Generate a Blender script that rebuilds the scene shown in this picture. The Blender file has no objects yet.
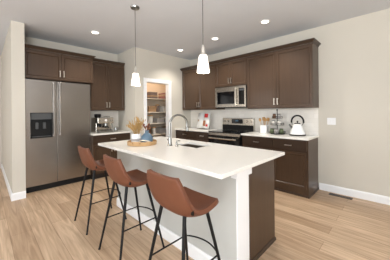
import bpy, bmesh, math, random
from mathutils import Vector, Matrix
random.seed(7)
PI = math.pi
sc = bpy.context.scene
COL = sc.collection

# ---------------- camera ----------------
F_PX, V0, CAMZ, YAW, ROLL = 207.453, 112.064, 1.326, 44.6, -0.532
cam_d = bpy.data.cameras.new('camera')
cam = bpy.data.objects.new('camera', cam_d); COL.objects.link(cam)
cam_d.sensor_width = 36; cam_d.lens = F_PX / 390 * 36
cam_d.shift_y = -(130 - V0) / 390
cam_d.clip_start = 0.05
cam.matrix_world = (Matrix.Translation((0, 0, CAMZ)) @ Matrix.Rotation(math.radians(YAW), 4, 'Z')
                    @ Matrix.Rotation(PI / 2, 4, 'X') @ Matrix.Rotation(math.radians(ROLL), 4, 'Z'))
sc.camera = cam

# ---------------- view, world, daylight ----------------
sc.view_settings.view_transform = 'Standard'
sc.view_settings.look = 'None'
sc.view_settings.gamma = 1
sc.view_settings.use_curve_mapping = False
sc.view_settings.exposure = 0.0
W = bpy.data.worlds.new('world'); sc.world = W; W.use_nodes = True
W.node_tree.nodes['Background'].inputs[0].default_value = (0.80, 0.90, 1.0, 1)
W.node_tree.nodes['Background'].inputs[1].default_value = 1.0

def area(name, loc, direction, sx, sy, power, color=(1, 1, 1), shape='RECTANGLE', spread=180):
    d = bpy.data.lights.new(name, 'AREA'); d.shape = shape; d.size = sx
    if shape in ('RECTANGLE', 'ELLIPSE'): d.size_y = sy
    d.energy = power; d.color = color; d.spread = math.radians(spread)
    o = bpy.data.objects.new(name, d); COL.objects.link(o); o.location = loc
    o.rotation_euler = Vector(direction).to_track_quat('-Z', 'Y').to_euler()
    return o
# daylight coming through the openings of the unseen south and east walls
area('daylight_east', (3.85, -1.65, 1.35), (-1, 0.0, 0.0), 2.6, 2.1, 170, (0.93, 0.97, 1.0))
area('daylight_south', (-0.6, -3.35, 1.35), (0, 1, 0.0), 4.6, 2.1, 95, (0.95, 0.98, 1.0))
area('area_light_south_west', (-5.2, -3.35, 1.45), (0, 1, 0), 1.6, 1.9, 30, (1.0, 0.97, 0.93))  # unseen area light before the solid south wall, no opening behind it

# added fill light behind the camera, aimed up to brighten the ceiling
area('ceiling_fill', (0.5, -0.7, 1.8), (-.25, .25, 1), 1.2, 1.2, 115, (1.0, 0.99, 0.97))

# ---------------- materials ----------------
def new_mat(name):
    m = bpy.data.materials.new(name); m.use_nodes = True
    return m, m.node_tree, m.node_tree.nodes['Principled BSDF']
def s2l(c):
    return tuple(((v / 255) / 12.92 if v / 255 <= .04045 else ((v / 255 + .055) / 1.055) ** 2.4) for v in c) + (1,)
def mat(name, rgb, rough=.5, metal=0, spec=.5, bump=0, bscale=40, var=0, vscale=(6, 6, 6), coat=0, emit=0, ecol=None):
    m, nt, b = new_mat(name); N, L = nt.nodes, nt.links
    b.inputs['Roughness'].default_value = rough; b.inputs['Metallic'].default_value = metal
    b.inputs['Specular IOR Level'].default_value = spec; b.inputs['Coat Weight'].default_value = coat; b.inputs['Coat Roughness'].default_value = .14
    tc = N.new('ShaderNodeTexCoord'); mp = N.new('ShaderNodeMapping'); mp.inputs['Scale'].default_value = vscale
    L.new(tc.outputs['Object'], mp.inputs[0])
    nz = N.new('ShaderNodeTexNoise'); nz.inputs['Scale'].default_value = 1.0; nz.inputs['Detail'].default_value = 5
    L.new(mp.outputs[0], nz.inputs['Vector'])
    mx = N.new('ShaderNodeMix'); mx.data_type = 'RGBA'
    c = s2l(rgb)
    mx.inputs['A'].default_value = tuple(x * (1 - var) for x in c[:3]) + (1,)
    mx.inputs['B'].default_value = tuple(min(1, x * (1 + var)) for x in c[:3]) + (1,)
    L.new(nz.outputs['Fac'], mx.inputs['Factor']); L.new(mx.outputs['Result'], b.inputs['Base Color'])
    if bump:
        n2 = N.new('ShaderNodeTexNoise'); n2.inputs['Scale'].default_value = bscale; n2.inputs['Detail'].default_value = 3
        L.new(tc.outputs['Object'], n2.inputs['Vector'])
        bp = N.new('ShaderNodeBump'); bp.inputs['Strength'].default_value = bump; bp.inputs['Distance'].default_value = .01
        L.new(n2.outputs['Fac'], bp.inputs['Height']); L.new(bp.outputs[0], b.inputs['Normal'])
    if emit:
        b.inputs['Emission Color'].default_value = s2l(ecol or rgb); b.inputs['Emission Strength'].default_value = emit
    return m

M = {}
M['wall'] = mat('wall_paint', (205, 200, 189), .85, bump=.05, bscale=200, var=.01)
M['hall'] = mat('hall_paint', (205, 198, 188), .85, var=.01)
M['ceil'] = mat('ceiling_paint', (214, 218, 224), .9, bump=.08, bscale=120, var=.01)
M['trim'] = mat('white_trim_paint', (238, 239, 240), .45, var=.01)
M['island_paint'] = mat('island_wall_paint', (190, 191, 187), .7, bump=.04, bscale=150, var=.01)
M['quartz'] = mat('white_quartz', (238, 236, 230), .16, var=.02, vscale=(9, 9, 9))
M['brown'] = mat('stained_maple', (73, 55, 41), .4, coat=.3, spec=.3, var=.24, vscale=(30, 30, 2.2), bump=.03, bscale=90)
M['brown_h'] = mat('stained_maple_crosswise', (62, 47, 36), .4, coat=.25, spec=.3, var=.16, vscale=(2.2, 30, 30), bump=.03, bscale=90)
M['kick'] = mat('dark_toe_kick', (30, 24, 22), .5)
M['nickel'] = mat('satin_nickel', (232, 228, 220), .3, metal=1)
M['chrome'] = mat('brushed_chrome', (150, 150, 147), .22, metal=1)
M['black_metal'] = mat('black_powder_coat', (9, 9, 10), .55, spec=.3)
M['black_plastic'] = mat('black_plastic', (14, 14, 15), .5, spec=.3)
M['black_glass'] = mat('black_glass', (12, 12, 14), .07)
M['grey_plastic'] = mat('grey_plastic', (72, 74, 76), .4)
M['leather'] = mat('tan_leather', (108, 63, 42), .5, var=.1, vscale=(14, 14, 14), bump=.12, bscale=260)
M['sink'] = mat('sink_steel', (128, 120, 110), .35, metal=1)
M['white_ceramic'] = mat('white_ceramic', (236, 236, 234), .25)
M['white_enamel'] = mat('white_enamel', (240, 240, 240), .2)
M['wood_spoon'] = mat('utensil_wood', (196, 152, 98), .6, var=.1, vscale=(20, 20, 20))
M['tray_wood'] = mat('tray_rattan', (184, 148, 104), .6, var=.15, vscale=(60, 60, 60))
M['dried'] = mat('dried_golden_plant', (172, 138, 84), .8, var=.25, vscale=(80, 80, 80))
M['blue'] = mat('dusty_blue_ceramic', (84, 108, 126), .35, var=.15, vscale=(20, 20, 20))
M['bead'] = mat('pale_wood_bead', (226, 214, 196), .6)
M['brown_bud'] = mat('brown_buds', (112, 66, 46), .8, var=.3, vscale=(60, 60, 60))
M['shelf_white'] = mat('pantry_shelf', (225, 215, 200), .5)
M['pantry'] = mat('pantry_wall_warm_lit', (214, 196, 174), .85)  # peach base colour carries the warm light on the pantry walls
M['basket'] = mat('basket_weave', (172, 140, 106), .8, var=.3, vscale=(120, 120, 60))
M['bin_white'] = mat('bin_white', (214, 210, 202), .5)
M['bin_grey'] = mat('bin_grey', (166, 162, 158), .6)
M['cloth_dark'] = mat('dark_folded_cloth', (126, 112, 106), .9)
M['cloth_red'] = mat('rose_folded_cloth', (150, 108, 100), .9)
M['cloth_tan'] = mat('tan_folded_cloth', (176, 150, 124), .9)
M['paper'] = mat('book_page', (236, 236, 234), .7)
M['red'] = mat('print_red', (196, 40, 44), .6)
M['food'] = mat('print_food', (150, 96, 60), .6, var=.4, vscale=(90, 90, 90))
M['green'] = mat('jar_green', (92, 104, 72), .5, var=.3, vscale=(60, 60, 60))
M['spice'] = mat('jar_brown', (112, 78, 52), .5, var=.3, vscale=(60, 60, 60))
M['rust'] = mat('vent_bronze', (84, 72, 62), .5)
M['steel_dark'] = mat('dark_grey_steel', (92, 90, 88), .45, metal=.5)

def steel(name, rgb, rough, along):
    m, nt, b = new_mat(name); N, L = nt.nodes, nt.links
    b.inputs['Metallic'].default_value = 1.0; b.inputs['Base Color'].default_value = s2l(rgb)
    tc = N.new('ShaderNodeTexCoord'); mp = N.new('ShaderNodeMapping'); mp.inputs['Scale'].default_value = along
    nz = N.new('ShaderNodeTexNoise'); nz.inputs['Scale'].default_value = 1; nz.inputs['Detail'].default_value = 4
    mr = N.new('ShaderNodeMapRange'); mr.inputs['To Min'].default_value = rough - .006; mr.inputs['To Max'].default_value = rough + .006
    L.new(tc.outputs['Object'], mp.inputs[0]); L.new(mp.outputs[0], nz.inputs['Vector'])
    L.new(nz.outputs['Fac'], mr.inputs['Value']); L.new(mr.outputs[0], b.inputs['Roughness'])
    return m
M['steel'] = steel('brushed_stainless_steel', (160, 155, 150), .27, (2, 2, 60))
M['steel_v'] = steel('brushed_stainless_steel_range', (196, 190, 180), .24, (1, 1, 200))

def glass_mat():
    m, nt, b = new_mat('clear_glass')
    b.inputs['Base Color'].default_value = (.93, .95, .95, 1); b.inputs['Transmission Weight'].default_value = 1
    b.inputs['Roughness'].default_value = .03; b.inputs['IOR'].default_value = 1.3
    return m
M['glass'] = glass_mat()
def emit_mat(name, rgb, s):
    m, nt, b = new_mat(name)
    b.inputs['Base Color'].default_value = s2l(rgb); b.inputs['Emission Color'].default_value = s2l(rgb)
    b.inputs['Emission Strength'].default_value = s
    return m
M['can'] = emit_mat('downlight_lens', (255, 246, 232), 6.0)
M['shade'] = emit_mat('frosted_glass_lit', (255, 246, 234), 1.5)
M['display'] = emit_mat('clock_display', (60, 90, 110), .25)

def floor_mat():
    m, nt, b = new_mat('oak_plank_floor'); N, L = nt.nodes, nt.links
    tc = N.new('ShaderNodeTexCoord')
    br = N.new('ShaderNodeTexBrick'); br.offset = .37; br.offset_frequency = 2; br.squash = 1
    br.inputs['Scale'].default_value = 1
    br.inputs['Brick Width'].default_value = 1.5; br.inputs['Row Height'].default_value = .185
    br.inputs['Mortar Size'].default_value = .0018; br.inputs['Mortar Smooth'].default_value = .3
    br.inputs['Color1'].default_value = s2l((216, 190, 161)); br.inputs['Color2'].default_value = s2l((188, 160, 131))
    br.inputs['Mortar'].default_value = s2l((150, 120, 92))
    L.new(tc.outputs['Object'], br.inputs['Vector'])
    mp = N.new('ShaderNodeMapping'); mp.inputs['Scale'].default_value = (.9, 13, 1)
    L.new(tc.outputs['Object'], mp.inputs[0])
    nz = N.new('ShaderNodeTexNoise'); nz.inputs['Scale'].default_value = 1.4; nz.inputs['Detail'].default_value = 6
    nz.inputs['Distortion'].default_value = 1.6
    L.new(mp.outputs[0], nz.inputs['Vector'])
    cr = N.new('ShaderNodeValToRGB'); cr.color_ramp.elements[0].position = .3; cr.color_ramp.elements[1].position = .68
    cr.color_ramp.elements[0].color = (.66, .60, .55, 1); cr.color_ramp.elements[1].color = (1.06, 1.05, 1.04, 1)
    L.new(nz.outputs['Fac'], cr.inputs[0])
    mx = N.new('ShaderNodeMix'); mx.data_type = 'RGBA'; mx.blend_type = 'MULTIPLY'; mx.inputs['Factor'].default_value = 1
    L.new(br.outputs['Color'], mx.inputs['A']); L.new(cr.outputs[0], mx.inputs['B'])
    L.new(mx.outputs['Result'], b.inputs['Base Color'])
    b.inputs['Roughness'].default_value = .42
    bp = N.new('ShaderNodeBump'); bp.inputs['Strength'].default_value = .15; bp.inputs['Distance'].default_value = .004; bp.invert = True
    L.new(br.outputs['Fac'], bp.inputs['Height']); L.new(bp.outputs[0], b.inputs['Normal'])
    return m
M['floor'] = floor_mat()

def tile_mat(name, rot):
    m, nt, b = new_mat(name); N, L = nt.nodes, nt.links
    tc = N.new('ShaderNodeTexCoord'); mp = N.new('ShaderNodeMapping'); mp.inputs['Rotation'].default_value = rot
    br = N.new('ShaderNodeTexBrick'); br.inputs['Scale'].default_value = 1
    br.inputs['Brick Width'].default_value = .15; br.inputs['Row Height'].default_value = .075
    br.inputs['Mortar Size'].default_value = .002
    br.inputs['Color1'].default_value = s2l((238, 234, 227)); br.inputs['Color2'].default_value = s2l((233, 229, 221))
    br.inputs['Mortar'].default_value = s2l((225, 220, 212))
    L.new(tc.outputs['Object'], mp.inputs[0]); L.new(mp.outputs[0], br.inputs['Vector']); L.new(br.outputs['Color'], b.inputs['Base Color'])
    b.inputs['Roughness'].default_value = .25
    bp = N.new('ShaderNodeBump'); bp.inputs['Strength'].default_value = .3; bp.inputs['Distance'].default_value = .003; bp.invert = True
    L.new(br.outputs['Fac'], bp.inputs['Height']); L.new(bp.outputs[0], b.inputs['Normal'])
    return m
M['tile_n'] = tile_mat('tile_north', (PI / 2, 0, 0))
M['tile_w'] = tile_mat('tile_west', (PI / 2, 0, PI / 2))

# ---------------- geometry helpers ----------------
def BM(): return bmesh.new()
def add_box(bm, x0, x1, y0, y1, z0, z1):
    v = [bm.verts.new(p) for p in ((x0,y0,z0),(x1,y0,z0),(x1,y1,z0),(x0,y1,z0),(x0,y0,z1),(x1,y0,z1),(x1,y1,z1),(x0,y1,z1))]
    f = [bm.faces.new([v[i] for i in q]) for q in ((3,2,1,0),(4,5,6,7),(0,1,5,4),(1,2,6,5),(2,3,7,6),(3,0,4,7))]
    return v, f
def box(x0, x1, y0, y1, z0, z1, bevel=0, seg=2):
    bm = BM(); add_box(bm, min(x0,x1), max(x0,x1), min(y0,y1), max(y0,y1), min(z0,z1), max(z0,z1))
    if bevel: bmesh.ops.bevel(bm, geom=bm.edges[:], offset=bevel, segments=seg, profile=.5, affect='EDGES')
    return bm
def add_lathe(bm, prof, cx=0, cy=0, n=28, caps=True, sx=1, sy=1):
    rings = []
    for r, z in prof:
        rings.append([bm.verts.new((cx + r*sx*math.cos(2*PI*i/n), cy + r*sy*math.sin(2*PI*i/n), z)) for i in range(n)])
    for a, b in zip(rings, rings[1:]):
        for i in range(n): bm.faces.new((a[i], a[(i+1)%n], b[(i+1)%n], b[i]))
    if caps:
        if prof[0][0] > 1e-6: bm.faces.new(rings[0][::-1])
        if prof[-1][0] > 1e-6: bm.faces.new(rings[-1])
    return bm
def lathe(prof, **k): return add_lathe(BM(), prof, **k)
def add_tube(bm, pts, r, n=10, r1=None):
    pts = [Vector(p) for p in pts]; rings = []
    up = Vector((0.01, 0.02, 1))
    if abs((pts[1]-pts[0]).normalized().dot(up.normalized())) > .95: up = Vector((1, 0, .01))
    m = len(pts); prev = None
    for i, p in enumerate(pts):
        t = (pts[min(i+1, m-1)] - pts[max(i-1, 0)]).normalized()
        a = (prev - t*prev.dot(t)).normalized() if prev is not None else t.cross(up).normalized()
        prev = a; b = t.cross(a)
        rr = r if r1 is None else r + (r1 - r)*i/(m-1)
        rings.append([bm.verts.new(p + a*math.cos(2*PI*k/n)*rr + b*math.sin(2*PI*k/n)*rr) for k in range(n)])
    for A, B in zip(rings, rings[1:]):
        for k in range(n): bm.faces.new((A[k], A[(k+1)%n], B[(k+1)%n], B[k]))
    bm.faces.new(rings[0][::-1]); bm.faces.new(rings[-1])
    return bm
def tube(pts, r, n=10, r1=None): return add_tube(BM(), pts, r, n, r1)
def add_ball(bm, c, r, sz=1, u=10, v=7):
    m = Matrix.Translation(c) @ Matrix.Diagonal((1, 1, sz, 1))
    bmesh.ops.create_uvsphere(bm, u_segments=u, v_segments=v, radius=r, matrix=m); return bm
def sweep(path, prof, out=1):
    """sweep a (offset, z) profile along a horizontal polyline, mitred; offset goes to the right of travel"""
    bm = BM(); P = [Vector((p[0], p[1])) for p in path]; rings = []
    for i, p in enumerate(P):
        d0 = (P[i]-P[i-1]).normalized() if i else None
        d1 = (P[i+1]-P[i]).normalized() if i < len(P)-1 else None
        n0 = Vector((d0.y, -d0.x)) if d0 is not None else None
        n1 = Vector((d1.y, -d1.x)) if d1 is not None else None
        if n0 is None: mm = n1
        elif n1 is None: mm = n0
        else:
            s = (n0 + n1); mm = s / (s.dot(n0))
        rings.append([bm.verts.new((p.x + mm.x*o*out, p.y + mm.y*o*out, z)) for o, z in prof])
    for a, b in zip(rings, rings[1:]):
        k = len(prof)
        for i in range(k): bm.faces.new((a[i], a[(i+1)%k], b[(i+1)%k], b[i]))
    bm.faces.new(rings[0][::-1]); bm.faces.new(rings[-1])
    return bm
def slab_hole(x0, x1, y0, y1, z0, z1, hx0, hx1, hy0, hy1, axis='z', bevel=0):
    """box with a rectangular hole right through along the given axis (a,b,c = the two face axes and the thickness axis)"""
    bm = BM()
    if axis == 'z': g = lambda a, b, c: (a, b, c)
    elif axis == 'x': g = lambda a, b, c: (c, a, b)
    else: g = lambda a, b, c: (a, c, b)
    O = [(x0,y0),(x1,y0),(x1,y1),(x0,y1)]; H = [(hx0,hy0),(hx1,hy0),(hx1,hy1),(hx0,hy1)]
    vo = {z: [bm.verts.new(g(a, b, z)) for a, b in O] for z in (z0, z1)}
    vh = {z: [bm.verts.new(g(a, b, z)) for a, b in H] for z in (z0, z1)}
    for i in range(4):
        j = (i+1) % 4
        bm.faces.new((vo[z1][i], vo[z1][j], vh[z1][j], vh[z1][i]))
        bm.faces.new((vo[z0][j], vo[z0][i], vh[z0][i], vh[z0][j]))
        bm.faces.new((vo[z0][i], vo[z0][j], vo[z1][j], vo[z1][i]))
        bm.faces.new((vh[z0][j], vh[z0][i], vh[z1][i], vh[z1][j]))
    bmesh.ops.recalc_face_normals(bm, faces=bm.faces[:])
    return bm
def panel_front(x0, x1, z0, z1, y, th=.02, frame=.055, rec=.012, bevel=.002):
    """shaker / recessed-panel front, face toward -y at y"""
    bm = BM(); v, f = add_box(bm, x0, x1, y, y+th, z0, z1)
    bm.normal_update(); front = f[2]
    if frame:
        bmesh.ops.inset_region(bm, faces=[front], thickness=frame, depth=0)
        bmesh.ops.inset_region(bm, faces=[front], thickness=.013, depth=-rec*.9)
        bmesh.ops.inset_region(bm, faces=[front], thickness=.003, depth=-rec*.5)
    bm.normal_update()
    return bm

def obj(name, bm, m, parent=None, smooth=False, label=None):
    bmesh.ops.recalc_face_normals(bm, faces=bm.faces[:])
    me = bpy.data.meshes.new(name); bm.to_mesh(me); bm.free()
    mats = m if isinstance(m, (list, tuple)) else [m]
    for x in mats: me.materials.append(M[x])
    if smooth:
        for p in me.polygons: p.use_smooth = True
        try: me.set_sharp_from_angle(angle=math.radians(40))
        except Exception: pass
    o = bpy.data.objects.new(name, me); COL.objects.link(o)
    if parent: o.parent = parent
    if label: o['label'] = label
    return o
def thing(name, label, cat, loc=(0,0,0), rz=0, group=None):
    o = bpy.data.objects.new(name, None); COL.objects.link(o); o.empty_display_size = .1
    o.location = loc; o.rotation_euler = (0, 0, rz); o['label'] = label; o['category'] = cat
    if group: o['group'] = group
    return o
def tag(o, label, cat, group=None, kind=None):
    o['label'] = label; o['category'] = cat
    if group: o['group'] = group
    if kind: o['kind'] = kind
    return o
def struct(name, bm, m, label, cat, parent=None, smooth=False):
    o = obj(name, bm, m, parent, smooth)
    if parent is None: o['kind'] = 'structure'; o['label'] = label; o['category'] = cat
    return o
def dup(root, loc, rz, label, group=None):
    r = root.copy(); COL.objects.link(r); r.location = loc; r.rotation_euler = (0, 0, rz); r['label'] = label
    if group: r['group'] = group
    for ch in list(root.children):
        c = ch.copy(); COL.objects.link(c); c.parent = r
        for g in ch.children:
            d = g.copy(); COL.objects.link(d); d.parent = c
    return r

# ---------------- key measurements ----------------
YW = 3.976          # north (range) wall
XW = -4.898         # west (refrigerator) wall
XP, YP = -4.08, 2.289   # pantry walls
H = 2.75
CT = .911           # counter height
CROWN, CABTOP = 2.463, 2.405

# ---------------- structure ----------------
struct('floor', box(-8.2, 4.0, -3.5, YW+.12, -.1, 0), 'floor', 'light oak wood plank floor', 'floor')
struct('ceiling', box(-8.2, 4.0, -3.5, YW+.12, H, H+.1), 'ceil', 'flat white ceiling', 'ceiling')
struct('wall_north', box(XW-.12, 4.0, YW, YW+.12, 0, H), 'wall', 'greige wall behind the range, running on to the right', 'wall')
struct('wall_west', box(XW-.12, XW, .45, YW, 0, H), 'wall', 'greige wall behind the refrigerator and coffee counter', 'wall')
struct('wall_partition', box(-6.9, -4.206, .29, .449, 0, H), 'wall', 'short greige wall ending left of the refrigerator', 'wall')
struct('wall_pantry_side', box(XW, XP, YP, YP+.1, 0, H), 'wall', 'side wall of the pantry beside the coffee cabinets', 'wall')
bm = BM()
add_box(bm, XP-.1, XP, YP+.1, 2.575, 0, H); add_box(bm, XP-.1, XP, 3.215, YW, 0, H); add_box(bm, XP-.1, XP, 2.575, 3.215, 2.035, H)
struct('wall_pantry', bm, 'wall', 'greige wall around the open pantry doorway', 'wall')
struct('wall_pantry_lining', box(XW, XW+.012, YP+.1, YW, 0, H), 'pantry', 'pale wall inside the pantry, its colour tinted with warm light', 'wall')
struct('wall_pantry_lining_north', box(XW+.012, XP-.1, YW-.012, YW, 0, H), 'pantry', 'pale side wall inside the pantry, its colour tinted with warm light', 'wall')
struct('wall_hall', box(-7.02, -6.9, -3.5, .45, 0, H), 'hall', 'hall wall seen past the left edge of the partition', 'wall')
# unseen south and east walls with window openings
struct('wall_south', slab_hole(-8.2, 4.0, 0, H, -3.5, -3.4, -2.9, 1.7, .3, 2.4, axis='y'), 'wall', 'wall behind the camera with a wide window opening', 'wall')
struct('wall_east', slab_hole(-3.5, YW, 0, H, 3.9, 4.0, -2.95, -.35, .3, 2.4, axis='x'), 'wall', 'wall to the right of the camera with a window opening', 'wall')

# door casing of the pantry
bm = BM()
cw = .072
for a, b_ in ((2.575-cw, 2.578), (3.212, 3.215+cw)): add_box(bm, XP, XP+.018, a, b_, 0, 2.035)
add_box(bm, XP, XP+.02, 2.575-cw, 3.215+cw, 2.032, 2.035+cw)
for a, b_ in ((2.573, 2.585), (3.205, 3.217)): add_box(bm, XP-.11, XP+.004, a, b_, 0, 2.035)
add_box(bm, XP-.11, XP+.004, 2.585, 3.205, 2.023, 2.036)
struct('trim_1', bm, 'trim', 'white casing around the open pantry doorway', 'trim')
# hall door at the far left edge
d = thing('door_1', 'white hall door at the far left edge of the photo', 'door', (-6.9, -.36, 0)); d['kind'] = 'structure'
dm = panel_front(-.38, .38, .005, 2.03, 0, .035, .11, .012)
o = obj('door_leaf', dm, 'trim', d); o.rotation_euler = (0, 0, PI/2); o.location = (.042, 0, 0)
o2 = obj('door_handle', lathe([(.0, 0), (.024, .005), (.026, .03), (.012, .04), (.0, .042)], n=16), 'nickel', o, True)
o2.rotation_euler = (PI/2, 0, 0); o2.location = (.31, 0, .95)
bm = BM()
for a, b_ in ((-.83, -.745), (.025, .11)): add_box(bm, -6.9, -6.88, a, b_, 0, 2.04)
add_box(bm, -6.9, -6.878, -.83, .11, 2.04, 2.125)
struct('trim_2', bm, 'trim', 'white casing around the hall door', 'trim')

# baseboards
BB = [(0, 0), (.016, 0), (.016, .09), (.011, .105), (.006, .112), (0, .112)]
struct('baseboard_north', sweep([(-.975, YW), (3.9, YW)], BB), 'trim', 'white baseboard along the right wall', 'baseboard')
struct('baseboard_partition', sweep([(-6.88, .29), (-4.206, .29), (-4.206, .449)], BB), 'trim', 'white baseboard around the end of the partition wall', 'baseboard')
struct('baseboard_pantry', sweep([(XP, YW-.63), (XP, 3.215+cw)], BB, -1), 'trim', 'white baseboard beside the pantry door', 'baseboard')

# backsplashes
struct('wall_backsplash_north', box(XP, -.982, YW-.008, YW, CT, 1.38), 'tile_n', 'small white tile backsplash behind the range', 'backsplash')
struct('wall_backsplash_west', box(XW, XW+.008, 1.5, YP, CT, 1.38), 'tile_w', 'small white tile backsplash behind the coffee machine', 'backsplash')

# crown mouldings on the cabinets
CR = [(-.012, CABTOP), (.004, CABTOP), (.008, CABTOP+.012), (.03, CABTOP+.038), (.038, CABTOP+.042), (.038, CROWN), (-.012, CROWN)]
struct('trim_3', sweep([(XP, 3.632), (-.972, 3.632), (-.972, YW)], CR), 'brown_h', 'dark brown crown moulding over the range wall cabinets', 'crown moulding', smooth=False)
struct('trim_4', sweep([(-4.36, .452), (-4.36, 1.53), (-4.49, 1.53)], CR), 'brown_h', 'dark brown crown moulding over the refrigerator cabinet', 'crown moulding')
struct('trim_5', sweep([(-4.52, 1.535), (-4.52, 2.27)], CR), 'brown_h', 'dark brown crown moulding over the coffee counter wall cabinet', 'crown moulding')

# ---------------- cabinets ----------------
def pull(parent, x, y, z, length=.115, vertical=True):
    bm = BM(); h = length/2; yo = y-.028
    if vertical:
        add_box(bm, x-.006, x+.006, yo-.007, yo+.001, z-h, z+h)
        for s in (-1, 1): add_box(bm, x-.005, x+.005, yo, y, z+s*(h-.012)-.005, z+s*(h-.012)+.005)
    else:
        add_box(bm, x-h, x+h, yo-.007, yo+.001, z-.006, z+.006)
        for s in (-1, 1): add_box(bm, x+s*(h-.012)-.005, x+s*(h-.012)+.005, yo, y, z-.005, z+.005)
    return obj('handle', bm, 'nickel', parent)
def cabinet(name, label, cat, loc, rz, w, d, z0, z1, doors=(), drawers=(), group=None, kick=0, gap=.003):
    """local frame: x along the front, front faces -y at y=-d, wall at y=0"""
    t = thing(name, label, cat, loc, rz, group)
    bm = box(0, w, -d+.02, 0, z0+kick, z1, .001, 1)
    obj('cabinet_body', bm, 'brown', t)
    if kick: obj('toe_kick', box(.002, w-.002, -d+.06, 0, z0, z0+kick), 'kick', t)
    for a, b_, c0, c1, hs in doors:
        dd = obj('door', panel_front(a+gap, b_-gap, c0+gap, c1-gap, -d), 'brown', t)
        if hs:
            hx = b_-.03 if hs[0] == 'R' else a+.03
            hz = c0+.11 if hs[1] == 'B' else c1-.11
            pull(dd, hx, -d, hz)
    for a, b_, c0, c1 in drawers:
        dd = obj('drawer', panel_front(a+gap, b_-gap, c0+gap, c1-gap, -d, frame=.0), 'brown_h', t)
        pull(dd, (a+b_)/2, -d, (c0+c1)/2, .11, False)
    return t
UD = YW - 3.632
# uppers on the north wall
cabinet('wall_cabinet', 'tall dark brown two door wall cabinet left of the microwave', 'cabinet', (-4.06, YW-.001, 0), 0, 1.135, UD, 1.38, CABTOP,
        doors=((.04, .60, 1.39, 2.385, 'RB'), (.60, 1.135, 1.39, 2.385, 'LB')), group='dark brown wall cabinets on the range wall')
cabinet('wall_cabinet', 'short dark brown wall cabinet directly above the microwave', 'cabinet', (-2.922, YW-.001, 0), 0, .782, UD, 1.86, CABTOP,
        doors=((0, .391, 1.87, 2.385, 'RB'), (.391, .782, 1.87, 2.385, 'LB')), group='dark brown wall cabinets on the range wall')
cabinet('wall_cabinet', 'wide dark brown wall cabinet above the white kettle', 'cabinet', (-2.137, YW-.001, 0), 0, 1.165, UD, 1.378, CABTOP,
        doors=((0, .582, 1.39, 2.385, 'RB'), (.582, 1.165, 1.39, 2.385, 'LB')), group='dark brown wall cabinets on the range wall')
# west uppers
cabinet('wall_cabinet', 'dark brown cabinet above the stainless refrigerator', 'cabinet', (XW+.001, .452, 0), PI/2, 1.078, -4.36*-1*0 + (XW*-1 - 4.36), 1.915, CABTOP,
        doors=((0, .535, 1.925, 2.385, 'RB'), (.535, 1.078, 1.925, 2.385, 'LB')), group='dark brown wall cabinets on the refrigerator wall')
cabinet('wall_cabinet', 'dark brown two door wall cabinet above the espresso machine', 'cabinet', (XW+.001, 1.534, 0), PI/2, .745, (-XW - 4.52), 1.378, CABTOP,
        doors=((0, .35, 1.39, 2.385, 'RB'), (.35, .735, 1.39, 2.385, 'LB')), group='dark brown wall cabinets on the refrigerator wall')
# bases, north wall
BD = YW - 3.426; CB = CT - .03
cabinet('base_cabinet', 'dark brown base cabinet under the cookbook, left of the range', 'cabinet', (-4.075, YW-.001, 0), 0, 1.14, BD, 0, CB,
        doors=((.0, .36, .12, .70, 'RT'), (.36, .70, .12, .70, 'LT'), (.70, 1.14, .12, .70, 'LT')),
        drawers=((0, .70, .705, .875), (.70, 1.14, .705, .875)), group='dark brown base cabinets on the range wall')
rb = cabinet('base_cabinet', 'dark brown base cabinet under the kettle, right of the range', 'cabinet', (-2.14, YW-.001, 0), 0, 1.15, BD, 0, CB,
        doors=((.02, .60, .12, .685, 'RT'), (.60, 1.13, .12, .685, 'LT')),
        drawers=((.02, .60, .70, .868), (.60, 1.13, .70, .868)), group='dark brown base cabinets on the range wall')
obj('base_trim', sweep([(0, -BD+.02), (1.15, -BD+.02), (1.15, 0)], [(0, 0), (.012, 0), (.011, .022), (.005, .03), (0, .03)]), 'brown_h', rb)
# west base
WD = -XW - 4.30
cabinet('base_cabinet', 'dark brown base cabinet under the espresso machine', 'cabinet', (XW+.001, 1.492, 0), PI/2, .795, WD, 0, CB,
        doors=((.0, .395, .12, .69, 'RT'), (.395, .795, .12, .69, 'LT')), drawers=((0, .795, .70, .87),), kick=.1)

# ---------------- worktops ----------------
def top(name, x0, x1, y0, y1, label):
    return tag(obj(name, box(x0, x1, y0, y1, CB, CT, .004, 2), 'quartz', smooth=False), label, 'countertop')
top('countertop', XP, -2.936, 3.395, YW-.009, 'white quartz countertop under the cookbook left of the range')
top('countertop', -2.143, -.972, 3.395, YW-.009, 'white quartz countertop under the kettle right of the range')
top('countertop', XW+.009, -4.27, 1.49, YP-.002, 'white quartz countertop under the espresso machine')

# ---------------- refrigerator ----------------
t = thing('refrigerator', 'large stainless side by side refrigerator with water dispenser', 'refrigerator', (XW+.03, .463, 0), PI/2)
Wf, Df = 1.02, -XW-.03-4.39
obj('cabinet_body', box(0.005, Wf-.005, -Df+.07, 0, .03, 1.885, .004), 'steel_dark', t)
obj('kick_grille', box(.005, Wf-.005, -Df+.03, -Df+.2, 0, .095), 'black_plastic', t)
SP = .452
bm = slab_hole(.0, SP-.003, .10, 1.90, -Df, -Df+.068, .075, .378, .91, 1.335, axis='y')
fd = obj('freezer_door', bm, 'steel', t)
obj('hinge_cover', box(.02, .09, -Df+.01, -Df+.12, 1.9, 1.908, .003), 'grey_plastic', t)
bm = slab_hole(.07, .383, .905, 1.34, -Df-.006, -Df+.01, .09, .363, .925, 1.215, axis='y')
dp = obj('water_dispenser', bm, 'black_plastic', fd)
obj('dispenser_recess', box(.076, .377, -Df+.055, -Df+.067, .911, 1.334), 'black_plastic', dp)
obj('control_panel', box(.085, .368, -Df-.010, -Df-.005, 1.225, 1.328), 'grey_plastic', dp)
obj('drip_tray', box(.095, .358, -Df-.002, -Df+.05, .925, .935), 'grey_plastic', dp)
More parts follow.
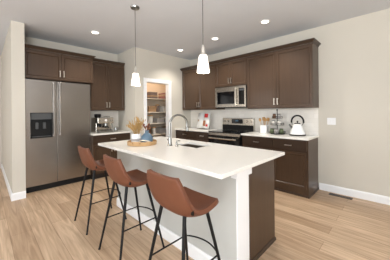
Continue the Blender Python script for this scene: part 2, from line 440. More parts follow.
for a in (.145, .25): obj('paddle', box(a, a+.04, -Df+.02, -Df+.05, 1.06, 1.17, .004), 'grey_plastic', dp)
rd = obj('refrigerator_door', box(SP+.003, Wf, -Df, -Df+.068, .10, 1.90, .006), 'steel', t)
for x, p in ((SP-.045, fd), (SP+.048, rd)):
    bm = BM()
    _b = box(x-.017, x+.017, -Df-.055, -Df-.035, .93, 1.885, .006); me = bpy.data.meshes.new('h'); _b.to_mesh(me); bm.from_mesh(me)
    for z in (.95, 1.865): add_box(bm, x-.013, x+.013, -Df-.04, -Df, z-.018, z+.018)
    obj('handle', bm, 'steel', p)

# ---------------- range ----------------
x0, x1 = -2.932, -2.147
t = thing('range_stove', 'stainless electric range with black glass top', 'stove', (x0, YW-.012, 0))
w = x1-x0; D = YW-.012-3.40
obj('oven_body', box(0, w, -D, -.0, .09, .895), 'black_plastic', t)
obj('kick_panel', box(.01, w-.01, -D+.05, -.1, 0, .09), 'black_plastic', t)
ct = obj('cooktop', box(-.003, w+.003, -D-.02, -.06, .896, .915, .003), 'black_glass', t)
for cx, cy, r in ((.2, -.2, .08), (.58, -.2, .1), (.2, -.43, .1), (.58, -.43, .08)):
    obj('burner_ring', lathe([(r-.003, .9155), (r-.003, .9162), (r, .9162), (r, .9155)], cx=cx, cy=cy, n=32, caps=False), 'grey_plastic', ct)
obj('front_trim', box(0, w, -D-.024, -D, .84, .895, .004), 'steel_v', t)
od = obj('oven_door', slab_hole(0.003, w-.003, .26, .83, -D-.03, -D-.002, .12, w-.12, .36, .70, axis='y'), 'black_glass', t)
obj('oven_window', box(.115, w-.115, -D-.024, -D-.012, .355, .705), 'black_glass', od)
bm = tube([(.05, -D-.075, .785), (w-.05, -D-.075, .785)], .014, 14)
for x in (.08, w-.08): add_box(bm, x-.012, x+.012, -D-.075, -D-.03, .775, .795)
obj('oven_handle', bm, 'steel_v', od, True)
obj('storage_drawer', box(.003, w-.003, -D-.028, -D-.002, .1, .25, .004), 'steel_v', t)
bg = obj('backguard', box(0, w, -.075, -.0, .9, 1.185, .008), 'steel_v', t)
obj('backguard_base', box(.002, w-.002, -.085, -.076, .917, 1.035), 'black_plastic', bg)
obj('display', box(.25, w-.25, -.081, -.0745, 1.065, 1.165, .002), 'black_glass', bg)
bm = BM(); add_box(bm, .355, .425, -.0825, -.0805, 1.115, 1.14); obj('clock', bm, 'display', bg)
for x in (.06, .15, w-.15, w-.06):
    k = obj('knob', lathe([(.022, 0), (.022, .01), (.019, .028), (.017, .03)], n=18), 'steel_v', bg, True)
    k.rotation_euler = (PI/2, 0, 0); k.location = (x, -.075, 1.115)

# ---------------- microwave ----------------
t = thing('microwave', 'stainless over the range microwave under the short cabinet', 'microwave', (-2.915, YW-.002, 0))
w = .768; D = YW-.002-3.60
obj('microwave_body', box(0, w, -D+.03, 0, 1.42, 1.855, .003), 'black_plastic', t)
dr = obj('microwave_door', slab_hole(0, .575, 1.425, 1.85, -D, -D+.03, .05, .50, 1.49, 1.75, axis='y'), 'steel_v', t)
obj('door_window', box(.045, .505, -D+.006, -D+.014, 1.485, 1.755), 'black_glass', dr)
bm = box(.535, .557, -D-.045, -D-.030, 1.45, 1.825, .005)
for z in (1.475, 1.80): add_box(bm, .54, .552, -D-.035, -D, z-.01, z+.01)
obj('handle', bm, 'steel_v', dr)
cp = obj('control_panel', slab_hole(.578, w, 1.425, 1.85, -D, -D+.03, .605, .735, 1.475, 1.80, axis='y'), 'steel_v', t)
obj('keypad', box(.60, .74, -D+.003, -D+.012, 1.47, 1.805), 'black_glass', cp)
obj('display', box(.615, .725, -D+.001, -D+.003, 1.75, 1.785), 'grey_plastic', cp)
obj('vent_grille', box(.02, w-.02, -D+.02, -D+.12, 1.405, 1.42), 'black_plastic', t)

# ---------------- island ----------------
IX0, IX1, IY0, IY1 = -2.956, -.835, 1.09, 2.146
t = thing('kitchen_island', 'large kitchen island base with grey seating side and dark brown end panel', 'kitchen island', (0, 0, 0))
KX0, KX1, KY0, KY1 = -2.885, -.882, 1.33, 1.492
obj('knee_wall', box(KX0, KX1, KY0, KY1, 0, CB), 'island_paint', t, label='light grey painted seating side of the island')
obj('end_trim', box(KX1, KX1+.012, KY0-.002, KY1, 0, CB-.001), 'trim', t, label='white board on the end of the grey island wall')
bm = BM()
add_box(bm, KX1-.03, KX1+.028, KY0-.025, KY1+.022, CB-.055, CB-.0005)
obj('corner_bracket', bm, 'trim', t)
obj('baseboard', sweep([(KX0, KY1), (KX0, KY0), (KX1, KY0), (KX1+.012, KY0), (KX1+.012, KY1)], BB), 'trim', t) if False else obj('baseboard', sweep([(KX0, KY0), (KX1+.012, KY0), (KX1+.012, KY1)], BB), 'trim', t)
SX0, SX1, SY0, SY1 = -2.10, -1.67, 1.715, 2.0
cbx = slab_hole(KX0, -.93, KY1, 2.105, .0, CB, SX0-.03, SX1+.03, SY0-.03, SY1+.03)
obj('cabinet_body', cbx, 'brown', t)
obj('base_trim', sweep([(-.93, KY1), (-.93, 2.105)], [(0, 0), (.016, 0), (.014, .02), (.006, .03), (0, .03)]), 'brown_h', t)
for k in range(4):
    a = KX0 + .02 + k*.48
    dd = obj('door', panel_front(-a-.475, -a, .12, .86, -2.125), 'brown', t); dd.rotation_euler = (0, 0, PI); 
    pull(dd, -a-.04 if k % 2 else -a-.435, -2.125, .74)

it = obj('island_countertop', slab_hole(IX0, IX1, IY0, IY1, CB, CT, SX0, SX1, SY0, SY1), 'quartz')
tag(it, 'white quartz top of the kitchen island with sink cut-out', 'countertop')
bv = it.modifiers.new('bevel', 'BEVEL'); bv.width = .003; bv.segments = 2
# sink
bm = BM()
i = .012; zb = CT-.03-.17
def quad(a): bm.faces.new([bm.verts.new(p) for p in a])
X0, X1, Y0, Y1 = SX0-.004, SX1+.004, SY0-.004, SY1+.004
A = [bm.verts.new(p) for p in ((X0,Y0,CB-.001),(X1,Y0,CB-.001),(X1,Y1,CB-.001),(X0,Y1,CB-.001))]
B = [bm.verts.new(p) for p in ((X0+.01,Y0+.01,zb),(X1-.01,Y0+.01,zb),(X1-.01,Y1-.01,zb),(X0+.01,Y1-.01,zb))]
for k in range(4): bm.faces.new((A[k], A[(k+1)%4], B[(k+1)%4], B[k]))
bm.faces.new(B)
C_ = [bm.verts.new(p) for p in ((X0-.015,Y0-.015,CB-.001),(X1+.015,Y0-.015,CB-.001),(X1+.015,Y1+.015,CB-.001),(X0-.015,Y1+.015,CB-.001))]
for k in range(4): bm.faces.new((C_[k], C_[(k+1)%4], A[(k+1)%4], A[k]))
sk = obj('sink_basin', bm, 'sink'); tag(sk, 'undermount stainless sink set in the island top', 'sink')
sm = sk.modifiers.new('thick', 'SOLIDIFY'); sm.thickness = .003; sm.offset = 0
obj('drain', lathe([(0, zb+.002), (.03, zb+.002), (.04, zb+.006), (.045, zb+.002)], cx=(X0+X1)/2, cy=(Y0+Y1)/2, n=20), 'chrome', sk, True)

# faucet
fx, fy = -2.03, 1.61
t = thing('faucet', 'tall chrome gooseneck faucet on the island beside the sink', 'faucet', (fx, fy, CT))
obj('base', lathe([(.032, 0), (.032, .006), (.024, .012), (.022, .08), (.018, .1)], n=20), 'chrome', t, True)
R_ = .122; pts = [(0, 0, .09), (0, 0, .18), (0, 0, .255)]
for k in range(0, 15):
    a = PI - k*PI/13.0
    pts.append((0, R_ + R_*math.cos(a), .258 + R_*math.sin(a)))
obj('spout', tube(pts, .0135, 14), 'chrome', t, True)
e = pts[-1]; obj('spray_head', tube([(0, e[1]-.0, e[2]+.005), (0, e[1]+.004, e[2]-.03), (0, e[1]+.006, e[2]-.055)], .017, 14, .019), 'chrome', t, True)
obj('lever', tube([(-.015, 0, .055), (-.05, -.0, .06), (-.075, 0, .075)], .007, 8), 'chrome', t, True)
t.rotation_euler = (0, 0, -.25)

t = thing('soap_dispenser', 'small chrome soap dispenser beside the faucet on the island', 'soap dispenser', (-1.93, 1.635, CT))
obj('dispenser_body', lathe([(0, 0), (.02, 0), (.02, .005), (.012, .012), (.011, .045), (.006, .05), (.006, .07), (0, .072)], n=18), 'chrome', t, True)
obj('nozzle', tube([(0, 0, .062), (0, .03, .068), (0, .055, .06)], .005, 8), 'chrome', t, True)

# ---------------- bar stools ----------------
def interp(keys, s):
    n = len(keys)-1; f = s*n; i = min(int(f), n-1); u = f-i
    def g(k): return keys[max(0, min(n, k))]
    out = []
    for j in range(len(keys[0])):
        p0, p1, p2, p3 = g(i-1)[j], g(i)[j], g(i+1)[j], g(i+2)[j]
        out.append(.5*(2*p1 + (p2-p0)*u + (2*p0-5*p1+4*p2-p3)*u*u + (3*p1-p0-3*p2+p3)*u**3))
    return out
def make_stool(loc, label, group):
    t = thing('bar_stool', label, 'bar stool', loc, 0, group)
    # y, z of the centreline, half width, forward wrap of the edge, rise of the edge
    K = [(-.200, .92, .155, .010, .008),
         (-.192, .87, .180, .016, .006),
         (-.176, .79, .202, .028, .006),
         (-.152, .715, .210, .046, .016),
         (-.100, .662, .210, .050, .034),
         (-.015, .645, .208, .024, .040),
         (.065, .652, .202, .004, .036),
         (.135, .670, .194, -.004, .024),
         (.185, .682, .178, -.014, .014)]
    bm = BM(); nu, nv = 30, 20; g = []
    for a in range(nu+1):
        y, z, hw, fw, ri = interp(K, a/nu); row = []
        for b_ in range(nv+1):
            q = b_/nv*2-1; k = abs(q)**3.3
            row.append(bm.verts.new((hw*q, y+fw*k, z+ri*k)))
        g.append(row)
    for a in range(nu):
        for b_ in range(nv): bm.faces.new((g[a][b_], g[a][b_+1], g[a+1][b_+1], g[a+1][b_]))
    s = obj('seat', bm, 'leather', t, True)
    s.data.shade_smooth() if hasattr(s.data, 'shade_smooth') else None
    so = s.modifiers.new('pad', 'SOLIDIFY'); so.thickness = .032; so.offset = 0
    bvm = s.modifiers.new('round', 'BEVEL'); bvm.width = .012; bvm.segments = 3; bvm.limit_method = 'ANGLE'; bvm.angle_limit = math.radians(50)
    obj('seam_tag', box(.200, .2155, -.125, -.113, .70, .73), 'black_plastic', s)
    ring = []
    for sx in (-1, 1):
        for (ty, fy_) in ((-.105, -.225), (.095, .23)):
            a = Vector((sx*.120, ty, .666)); b2 = Vector((sx*.212, fy_, 0))
            lg = tube([a, a.lerp(b2, .5), b2 + Vector((0, 0, .004))], .0135, 12, .009)
            l = obj('leg', lg, 'black_metal', t, True)
            obj('foot_cap', lathe([(.011, 0), (.011, .008), (.009, .012)], cx=b2.x, cy=b2.y, n=12), 'black_plastic', l)
    zr = .30; f_ = 1 - zr/.666
    def lp(sx, ty, fy_):
        a = Vector((sx*.120, ty, .666)); b2 = Vector((sx*.212, fy_, 0)); return a.lerp(b2, f_)
    bl, fl, fr, br_ = lp(-1, -.105, -.225), lp(-1, .095, .23), lp(1, .095, .23), lp(1, -.105, -.225)
    pts = [bl, bl.lerp(fl, .5)]
    for k in range(0, 13):
        u = k/12; p = fl.lerp(fr, u); p.y += .06*math.sin(PI*u)**.8; pts.append(p)
    pts += [fr.lerp(br_, .5), br_]
    obj('footrest', tube(pts, .006, 8), 'black_metal', t, True)
    return t
G = 'tan leather bar stools along the island'
st = make_stool((-1.105, 1.0, 0), 'tan leather bar stool nearest the camera, at the right end of the island', G)
dup(st, (-1.875, 1.0, 0), 0, 'middle tan leather bar stool of the three at the island', G)
dup(st, (-2.65, 1.0, 0), 0, 'tan leather bar stool farthest from the camera, nearest the refrigerator', G)

# ---------------- pendants and downlights ----------------
def pendant(x, y, label):
    t = thing('pendant_light', label, 'pendant light', (x, y, H), 0, 'frosted glass pendants over the island')
    obj('canopy', lathe([(0.06, 0), (.062, -.006), (.056, -.02), (.02, -.028), (.0, -.028)], n=28), 'chrome', t, True)
    obj('rod', tube([(0, 0, -.02), (0, 0, -.83)], .0038, 10), 'steel_dark', t)
    obj('socket', lathe([(.006, -.80), (.012, -.815), (.018, -.83), (.022, -.875), (.03, -.89), (.038, -.897)], n=24, caps=True), 'nickel', t, True)
    obj('glass_shade', lathe([(.0, -.895), (.034, -.897), (.0395, -.905), (.061, -1.055), (.058, -1.055), (.036, -.908), (.0, -.903)], n=32, caps=False), 'shade', t, True)
    d = bpy.data.lights.new('bulb', 'POINT'); d.energy = 6; d.color = (1, .88, .74); d.shadow_soft_size = .025
    o = bpy.data.objects.new('bulb', d); COL.objects.link(o); o.parent = t; o.location = (0, 0, -1.0)
    return t
pendant(-2.531, 1.433, 'frosted pendant light nearer the refrigerator with its round ceiling canopy in view')
pendant(-1.30, 1.433, 'frosted pendant light nearer the camera, in front of the range wall cabinets')
def downlight(x, y, label):
    t = thing('recessed_light', label, 'ceiling light', (x, y, H), 0, 'recessed ceiling lights')
    obj('trim_ring', lathe([(.058, 0), (.085, -.001), (.085, -.004), (.06, -.010), (.055, -.004)], n=32, caps=False), 'trim', t, True)
    obj('lens', lathe([(0, -.004), (.056, -.004), (.056, -.001)], n=32, caps=False), 'can', t)
    d = bpy.data.lights.new('lamp', 'SPOT'); d.energy = 62; d.color = (1, .93, .84); d.spot_size = math.radians(120); d.spot_blend = .7; d.shadow_soft_size = .05
    o = bpy.data.objects.new('lamp', d); COL.objects.link(o); o.parent = t; o.location = (0, 0, -.02)
    return t
downlight(-3.814, 1.381, 'round recessed ceiling light in front of the refrigerator cabinets')
downlight(-3.565, 3.155, 'round recessed ceiling light in front of the pantry doorway')
downlight(-2.541, 3.148, 'round recessed ceiling light in front of the microwave cabinet')
downlight(-1.508, 3.127, 'round recessed ceiling light over the counter with the kettle')
# pantry light
pl = bpy.data.lights.new('pantry_lamp', 'POINT'); pl.energy = 16; pl.color = (1, .80, .62); pl.shadow_soft_size = .08
po = bpy.data.objects.new('pantry_lamp', pl); COL.objects.link(po); po.location = (-4.40, 2.95, 2.6)

# ---------------- switch plate, vent ----------------
t = thing('light_switch', 'white double switch plate on the right wall beside the cabinets', 'light switch', (-.793, YW, 1.155))
obj('plate', box(-.06, .06, -.006, 0, -.057, .057, .002), 'trim', t)
for s in (-.023, .023): obj('rocker', box(s-.016, s+.016, -.009, -.005, -.033, .033, .001), 'white_enamel', t)
t = thing('floor_vent', 'bronze floor register near the right wall', 'floor vent', (-.66, 3.86, 0))
bm = slab_hole(-.15, .15, -.045, .045, .0, .005, -.13, .13, -.03, .03); obj('frame', bm, 'rust', t)
bm = BM()
for k in range(14): add_box(bm, -.128+k*.0185, -.120+k*.0185, -.03, .03, .001, .0045)
obj('louvers', bm, 'rust', t); obj('duct', box(-.13, .13, -.03, .03, .0002, .001), 'kick', t)

# ---------------- coffee counter ----------------
t = thing('espresso_machine', 'silver espresso machine with black bean hopper on the left counter', 'espresso machine', (-4.50, 1.79, CT), PI/2)
obj('body', box(-.16, .16, .02, .29, .0, .315, .012), 'steel_v', t)
obj('head', box(-.165, .165, -.10, .03, .195, .315, .01), 'steel_v', t)
obj('drip_tray', box(-.155, .155, -.12, .02, .0, .05, .006), 'chrome', t)
obj('tray_grate', box(-.145, .145, -.112, .01, .05, .054), 'black_plastic', t)
obj('bean_hopper', lathe([(.05, .315), (.065, .335), (.068, .385), (.055, .392), (0, .394)], cx=-.085, cy=.12, n=20), 'black_plastic', t, True)
g_ = obj('group_head', lathe([(.035, .14), (.035, .195)], cx=.02, cy=-.05, n=20), 'chrome', t, True)
pf = obj('portafilter', lathe([(.022, .10), (.034, .115), (.034, .139)], cx=.02, cy=-.05, n=20), 'black_plastic', t, True)
obj('portafilter_handle', tube([(.02, -.08, .125), (.02, -.19, .11)], .013, 10), 'black_plastic', pf, True)
obj('grinder_spout', lathe([(.018, .12), (.03, .16), (.03, .195)], cx=-.10, cy=-.05, n=16), 'black_plastic', t, True)
obj('steam_wand', tube([(.13, -.06, .2), (.14, -.09, .15), (.15, -.11, .06)], .006, 8), 'chrome', t, True)
k = obj('pressure_gauge', lathe([(.026, 0), (.026, .006), (0, .007)], n=20), 'white_ceramic', t, True); k.rotation_euler = (PI/2, 0, 0); k.location = (0, -.1, .26)
for x in (-.12, .1, .14):
    k = obj('button', lathe([(.011, 0), (.011, .006), (0, .007)], n=14), 'chrome', t, True); k.rotation_euler = (PI/2, 0, 0); k.location = (x, -.1, .26)
obj('cup_rail', tube([(-.0, .03, .335), (.14, .03, .335), (.14, .26, .335)], .005, 8), 'chrome', t)
t = thing('milk_jug', 'small steel milk jug right of the espresso machine', 'jug', (-4.47, 2.035, CT))
obj('jug_body', lathe([(.036, 0), (.04, .01), (.037, .06), (.03, .085), (.033, .1), (.030, .1), (.027, .085), (.034, .06), (.036, .012), (0, .008)], n=20, caps=False), 'chrome', t, True)
obj('handle', tube([(.0, .036, .085), (0, .062, .075), (0, .06, .035), (0, .038, .025)], .004, 8), 'chrome', t, True)

# ---------------- tray on the island ----------------
tx, ty = -2.40, 1.445
t = thing('serving_tray', 'round woven tan tray on the island top', 'tray', (tx, ty, CT))
obj('tray_body', lathe([(.0, 0), (.18, 0), (.186, .002), (.189, .048), (.181, .05), (.177, .012), (0, .010)], n=48, caps=False), 'tray_wood', t, True)
for k in (0, PI):
    bm = BM(); c, s = math.cos(k+2.2), math.sin(k+2.2); p = Vector((c, s, 0))*.186; q = Vector((-s, c, 0))
    add_tube(bm, [p-q*.05+Vector((0,0,.03)), p-q*.045+Vector((c*.02,s*.02,.055)), p+q*.045+Vector((c*.02,s*.02,.055)), p+q*.05+Vector((0,0,.03))], .006, 8)
    obj('handle', bm, 'tray_wood', t)
# white pot
t = thing('ceramic_pot', 'white ceramic pot with grey band on the round tray', 'pot', (-2.470, 1.40, CT+.011))
obj('pot_body', lathe([(0, 0), (.056, 0), (.064, .006), (.066, .06), (.064, .125), (.058, .128), (.058, .06), (.052, .02), (0, .015)], n=28, caps=False), 'white_ceramic', t, True)
obj('band', lathe([(.0655, .035), (.0675, .037), (.0675, .065), (.0662, .067)], n=28, caps=False), 'bin_grey', t, True)
# dried bunch
bm = BM()
for k in range(70):
    a = random.uniform(0, 2*PI); sp = random.random()**.7; h = random.uniform(.10, .25)*(1-.25*sp)
    dx, dy = math.cos(a)*sp*.15, math.sin(a)*sp*.15
    p0 = Vector((math.cos(a)*.02, math.sin(a)*.02, -.07)); p2 = Vector((dx, dy, h)); p1 = p0.lerp(p2, .5)+Vector((-dx*.15, -dy*.15, .03))
    add_tube(bm, [p0, p1, p2], .0016, 4, .001)
    n = random.randint(5, 8)
    for j in range(n):
        u = .45+.55*j/n; q = p1.lerp(p2, (u-.45)/.55) if u > .45 else p1
        add_ball(bm, q+Vector((random.uniform(-.009, .009), random.uniform(-.009, .009), 0)), random.uniform(.0028, .0055), 2.4, 5, 4)
o = obj('dried_plant', bm, 'dried'); o.location = (-2.462, 1.408, CT+.14)
tag(o, 'bunch of dried golden stems standing in the white pot', 'dried plant')
# blue vase
t = thing('blue_vase', 'dusty blue bottle shaped vase on the round tray', 'vase', (-2.325, 1.47, CT+.011))
obj('vase_body', lathe([(0, 0), (.058, 0), (.072, .012), (.078, .06), (.07, .10), (.045, .128), (.026, .142), (.024, .165), (.03, .172), (.026, .174), (.02, .165), (.02, .14), (0, .13)], n=32, caps=False), 'blue', t, True)
bm = BM()
for k in range(9):
    a = k*2.4; r_ = .016+.018*(k % 3)/2
    p = Vector((math.cos(a)*r_*1.5, math.sin(a)*r_*1.5, .045+.012*(k % 4)))
    add_tube(bm, [(0, 0, -.03), p*.6, p], .002, 5); add_ball(bm, p, .013, 1.1, 8, 6)
o = obj('dried_seed_heads', bm, 'brown_bud'); o.location = (-2.325, 1.47, CT+.011+.168); tag(o, 'brown dried seed heads in the blue vase', 'dried flowers')
bm = BM()
for k in range(34):
    u = k/33; a = -2.9+u*3.6; r_ = .082
    add_ball(bm, Vector((-2.325+r_*math.cos(a)*1.04, 1.47+r_*math.sin(a)*1.04, CT+.03+.035*math.sin(u*PI)**2)), .0085, 1, 8, 6)
o = obj('bead_garland', bm, 'bead', smooth=True); tag(o, 'string of pale wooden beads draped around the blue vase', 'bead garland')

# ---------------- cookbook ----------------
t = thing('cookbook_stand', 'black wire cookbook stand on the counter left of the range', 'book stand', (-3.41, 3.77, CT), -.12)
bm = BM()
for x in (-.09, .09):
    add_tube(bm, [(x, -.075, .03), (x, -.085, .006), (x, -.0, .006), (x, .10, .006)], .004, 6)
    add_tube(bm, [(x, -.02, .006), (x*.9, .045, .30)], .004, 6); add_tube(bm, [(x*.9, .045, .30), (x*.9, .10, .006)], .004, 6)
add_tube(bm, [(-.19, -.075, .012), (.19, -.075, .012)], .004, 6)
obj('wire_frame', bm, 'black_metal', t)
t = thing('cookbook', 'open cookbook with food pictures on its stand', 'book', (-3.42, 3.72, CT+.022), -.12)
for s in (-1, 1):
    bm = BM()
    n = 10; A = []; Bq = []
    for k in range(n+1):
        u = k/n; x = s*u*.215; yb = -.028*math.sin(u*PI)*.8 - .0
        A.append(((x, yb, 0), (x, yb+.075, .375)))
    f = [(bm.verts.new(a), bm.verts.new(b_)) for a, b_ in A]
    for k in range(n): bm.faces.new((f[k][0], f[k+1][0], f[k+1][1], f[k][1]))
    o = obj('pages', bm, 'paper', t, True); m_ = o.modifiers.new('t', 'SOLIDIFY'); m_.thickness = .012; m_.offset = -1 if s > 0 else 1
def page_pic(x, z, w_, h_, m_, nm):
    bm = BM(); nx = 6
    r = []
    for k in range(nx+1):
        xx = x+w_*k/nx; u = abs(xx)/.215; yb = -.028*math.sin(u*PI)*.8
        r.append([bm.verts.new((xx, yb+.075*zz/.375-.0165, zz)) for zz in (z, z+h_)])
    for k in range(nx): bm.faces.new((r[k][0], r[k+1][0], r[k+1][1], r[k][1]))
    o = obj(nm, bm, m_, t); s_ = o.modifiers.new('t', 'SOLIDIFY'); s_.thickness = .001
page_pic(.05, .26, .12, .09, 'red', 'printed_picture'); page_pic(.02, .06, .10, .13, 'food', 'printed_picture')
page_pic(.14, .05, .05, .05, 'red', 'printed_picture'); page_pic(-.18, .16, .05, .05, 'cloth_tan', 'printed_picture')
obj('cover', box(-.22, .22, .088, .095, 0, .01), 'paper', t) if False else None

# ---------------- utensil crock ----------------
t = thing('utensil_crock', 'square white utensil crock right of the range', 'crock', (-1.86, 3.79, CT), .1)
bm = slab_hole(-.058, .058, -.058, .058, .008, .155, -.05, .05, -.05, .05); add_box(bm, -.056, .056, -.056, .056, 0, .009)
obj('crock_body', bm, 'white_ceramic', t)
for k, (dx, dy, h, a, kind) in enumerate(((-.05, -.03, .12, -.35, 'wooden spoon'), (-.03, .028, .14, -.12, 'wooden spatula'), (.03, -.034, .12, .2, 'wooden spoon'), (.05, .026, .13, .3, 'wooden spatula'), (.0, .0, .15, .0, 'wooden spoon'))):
    bm = BM(); L_ = .155+h*.55
    add_tube(bm, [(0, 0, 0), (0, 0, L_)], .005, 8)
    if 'spoon' in kind: add_ball(bm, Vector((0, 0, L_+.025)), .024, 1.45, 12, 8)
    else: add_box(bm, -.024, .024, -.004, .004, L_-.005, L_+.06)
    o = obj(kind.replace(' ', '_'), bm, 'wood_spoon', smooth=False)
    o.location = (-1.86+dx*.5, 3.79+dy, CT+.012); o.rotation_euler = (0, a*.55, 0)
    tag(o, ['pale wooden spoon leaning farthest left in the white crock', 'flat wooden spatula left of centre in the white crock', 'short wooden spoon at the front of the white crock', 'flat wooden spatula leaning right in the white crock', 'tallest wooden spoon at the back of the white crock'][k], kind.split()[1], 'wooden utensils in the crock')

# ---------------- tiered stand ----------------
cx, cy = -1.60, 3.77
t = thing('tiered_stand', 'three tier black wire stand with jars beside the kettle', 'tiered stand', (cx, cy, CT))
obj('post', tube([(0, 0, .01), (0, 0, .43)], .006, 10), 'black_metal', t)
obj('finial', add_ball(BM(), Vector((0, 0, .44)), .014), 'black_metal', t, True)
tiers = ((.135, .012), (.115, .165), (.09, .285))
for r, z in tiers:
    bm = BM(); add_lathe(bm, [(0, z), (r-.002, z), (r, z+.004), (0, z+.005)], n=28, caps=False)
    obj('tier_plate', bm, 'black_metal', t)
    bm = BM()
    ringp = [(r*math.cos(2*PI*k/28), r*math.sin(2*PI*k/28), z+.035) for k in range(29)]
    add_tube(bm, ringp, .003, 6)
    for k in range(10): add_tube(bm, [(r*math.cos(2*PI*k/10), r*math.sin(2*PI*k/10), z+.002), (r*math.cos(2*PI*k/10), r*math.sin(2*PI*k/10), z+.035)], .002, 5)
    obj('wire_rail', bm, 'black_metal', t)
obj('foot_ring', lathe([(.11, 0), (.115, 0), (.115, .011), (.11, .011)], n=28, caps=False), 'black_metal', t)
def jar(x, y, z, r, h, m_, label):
    t = thing('jar', label, 'jar', (x, y, z), 0, 'jars on the tiered stand')
    obj('glass_body', lathe([(r*.92, 0), (r, .004), (r, h*.75), (r*.8, h*.85), (r*.8, h*.88)], n=18), m_, t, True)
    obj('lid', lathe([(r*.86, h*.88), (r*.86, h), (0, h+.001)], n=18), 'black_plastic', t)
jar(cx-.07, cy-.055, CT+.018, .04, .085, 'green', 'green jar at the left of the lowest tier')
jar(cx+.015, cy-.085, CT+.018, .038, .085, 'bin_grey', 'grey jar at the front of the lowest tier')
jar(cx+.085, cy-.025, CT+.018, .036, .085, 'green', 'green jar at the right of the lowest tier')
jar(cx-.05, cy-.05, CT+.171, .036, .075, 'bin_white', 'pale jar at the left of the middle tier')
jar(cx+.055, cy-.045, CT+.171, .036, .075, 'bin_white', 'pale jar at the right of the middle tier')
jar(cx-.048, cy-.015, CT+.291, .03, .08, 'spice', 'brown spice jar at the left of the top tier')
jar(cx+.045, cy-.02, CT+.291, .03, .08, 'bin_grey', 'grey jar at the right of the top tier')

# ---------------- kettle ----------------
t = thing('kettle', 'white conical kettle with black handle at the right end of the counter', 'kettle', (-1.25, 3.77, CT), .0)
obj('kettle_body', lathe([(.118, .0), (.125, .006), (.125, .022), (.118, .04), (.062, .185), (.055, .195), (0, .198)], n=40), 'white_enamel', t, True)
obj('base_ring', lathe([(.127, 0), (.128, .004), (.128, .02), (.1255, .022)], n=40, caps=False), 'black_plastic', t, True)
obj('lid', lathe([(.052, .196), (.045, .21), (.02, .217), (0, .218)], n=28), 'chrome', t, True)
obj('lid_knob', lathe([(.008, .217), (.008, .23), (.016, .238), (.012, .248), (0, .25)], n=16), 'black_plastic', t, True)
obj('spout', tube([(-.085, 0, .12), (-.115, 0, .15), (-.135, 0, .185)], .02, 14, .012), 'chrome', t, True)
bm = BM(); pts = []
for k in range(17):
    a = PI*1.06 - k*PI*1.12/16; pts.append((.098*math.cos(a), 0, .235+.105*math.sin(a)))
add_tube(bm, pts, .0135, 10); obj('handle', bm, 'black_plastic', t, True)
bm = BM(); add_tube(bm, [pts[0], (-.065, 0, .16)], .006, 8); add_tube(bm, [pts[-1], (.065, 0, .16)], .006, 8); obj('handle_bracket', bm, 'chrome', t)

# ---------------- pantry shelves and goods ----------------
SZ = (.42, .76, 1.05, 1.34, 1.69)
SN = ('lowest', 'second lowest', 'middle', 'second highest', 'highest')
for z, nm in zip(SZ, SN):
    bm = box(XW+.013, -4.50, YP+.101, YW-.013, z-.022, z)
    o = obj('pantry_shelf', bm, 'shelf_white'); tag(o, f'{nm} pale shelf inside the pantry', 'shelf', 'pantry shelves')
def bin_(y, z, w_, h_, d_, m_, name, label, cat):
    t = thing(name, label, cat, (-4.68, y, z), PI/2, 'goods on the pantry shelves')
    bm = BM(); e = .01
    v = []
    for (hw, hd, zz) in ((w_/2*.9, d_/2*.9, 0), (w_/2, d_/2, h_), (w_/2-e, d_/2-e, h_), (w_/2*.9-e, d_/2*.9-e, e)):
        v.append([bm.verts.new(p) for p in ((-hw,-hd,zz),(hw,-hd,zz),(hw,hd,zz),(-hw,hd,zz))])
    for a, b_ in zip(v, v[1:]):
        for k in range(4): bm.faces.new((a[k], a[(k+1)%4], b_[(k+1)%4], b_[k]))
    bm.faces.new(v[0][::-1]); bm.faces.new(v[-1])
    obj('bin_body', bm, m_, t)
    obj('rim', slab_hole(-w_/2-.004, w_/2+.004, -d_/2-.004, d_/2+.004, h_-.012, h_+.002, -w_/2+e, w_/2-e, -d_/2+e, d_/2-e), m_, t)
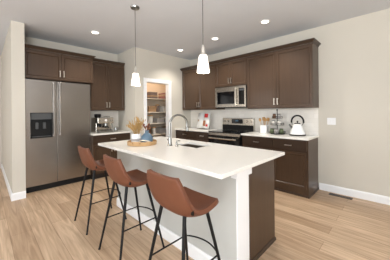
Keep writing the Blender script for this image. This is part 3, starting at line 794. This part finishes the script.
def stack(y, z, w_, d_, cols, label):
    # a pile of folded cloths: each cloth its own thing
    zz = z
    for k, m_ in enumerate(cols):
        o = obj('folded_towel', box(-w_/2+random.uniform(0, .008), w_/2-random.uniform(0, .008), -d_/2, d_/2, 0, .042, .014, 3), m_, smooth=True)
        o.location = (-4.68, y, zz+.0005); o.rotation_euler = (0, 0, PI/2+random.uniform(-.04, .04)); zz += .0425
        tag(o, label % ('bottom', 'second', 'third', 'fourth', 'top')[k if k < len(cols)-1 else 4], 'towel', 'folded towels on the highest pantry shelf')
def canister(y, z, r, h, m_, label, x=-4.66):
    t = thing('canister', label, 'canister', (x, y, z), 0, 'canisters on the pantry shelves')
    obj('canister_body', lathe([(r, 0), (r, h*.86)], n=22), m_, t, True)
    obj('lid', lathe([(r*1.04, h*.86), (r*1.04, h*.97), (r*.4, h), (0, h)], n=22), 'wood_spoon', t, True)
def PY(f_): return 2.95+f_   # visible span on the shelf
stack(PY(.14), 1.69, .24, .28, ('cloth_dark', 'cloth_tan', 'cloth_dark', 'cloth_dark'), '%s folded dark towel of the left pile on the highest pantry shelf')
stack(PY(.60), 1.69, .26, .28, ('cloth_red', 'cloth_red', 'cloth_tan', 'cloth_red'), '%s folded rose towel of the right pile on the highest pantry shelf')
bin_(PY(.10), 1.34, .24, .15, .3, 'basket', 'storage_basket', 'brown basket at the left of the second highest pantry shelf', 'basket')
canister(PY(.33), 1.34, .055, .2, 'cloth_dark', 'dark canister in the middle of the second highest pantry shelf')
bin_(PY(.56), 1.34, .24, .15, .3, 'bin_white', 'storage_bin', 'cream bin at the right of the second highest pantry shelf', 'bin')
canister(PY(.10), 1.05, .07, .21, 'bin_white', 'tall white canister at the left of the middle pantry shelf')
bin_(PY(.35), 1.05, .26, .12, .3, 'bin_grey', 'storage_bin', 'low grey bin in the centre of the middle pantry shelf', 'bin')
bin_(PY(.64), 1.05, .25, .15, .3, 'bin_white', 'storage_bin', 'pale bin at the right of the middle pantry shelf', 'bin')
canister(PY(.05), .76, .06, .16, 'spice', 'brown canister at the left of the second lowest pantry shelf')
canister(PY(.22), .76, .05, .18, 'bin_white', 'white canister on the second lowest pantry shelf')
bin_(PY(.43), .76, .22, .14, .3, 'bin_grey', 'storage_bin', 'grey bin in the centre of the second lowest pantry shelf', 'bin')
bin_(PY(.70), .76, .24, .16, .3, 'basket', 'storage_basket', 'brown basket at the right of the second lowest pantry shelf', 'basket')
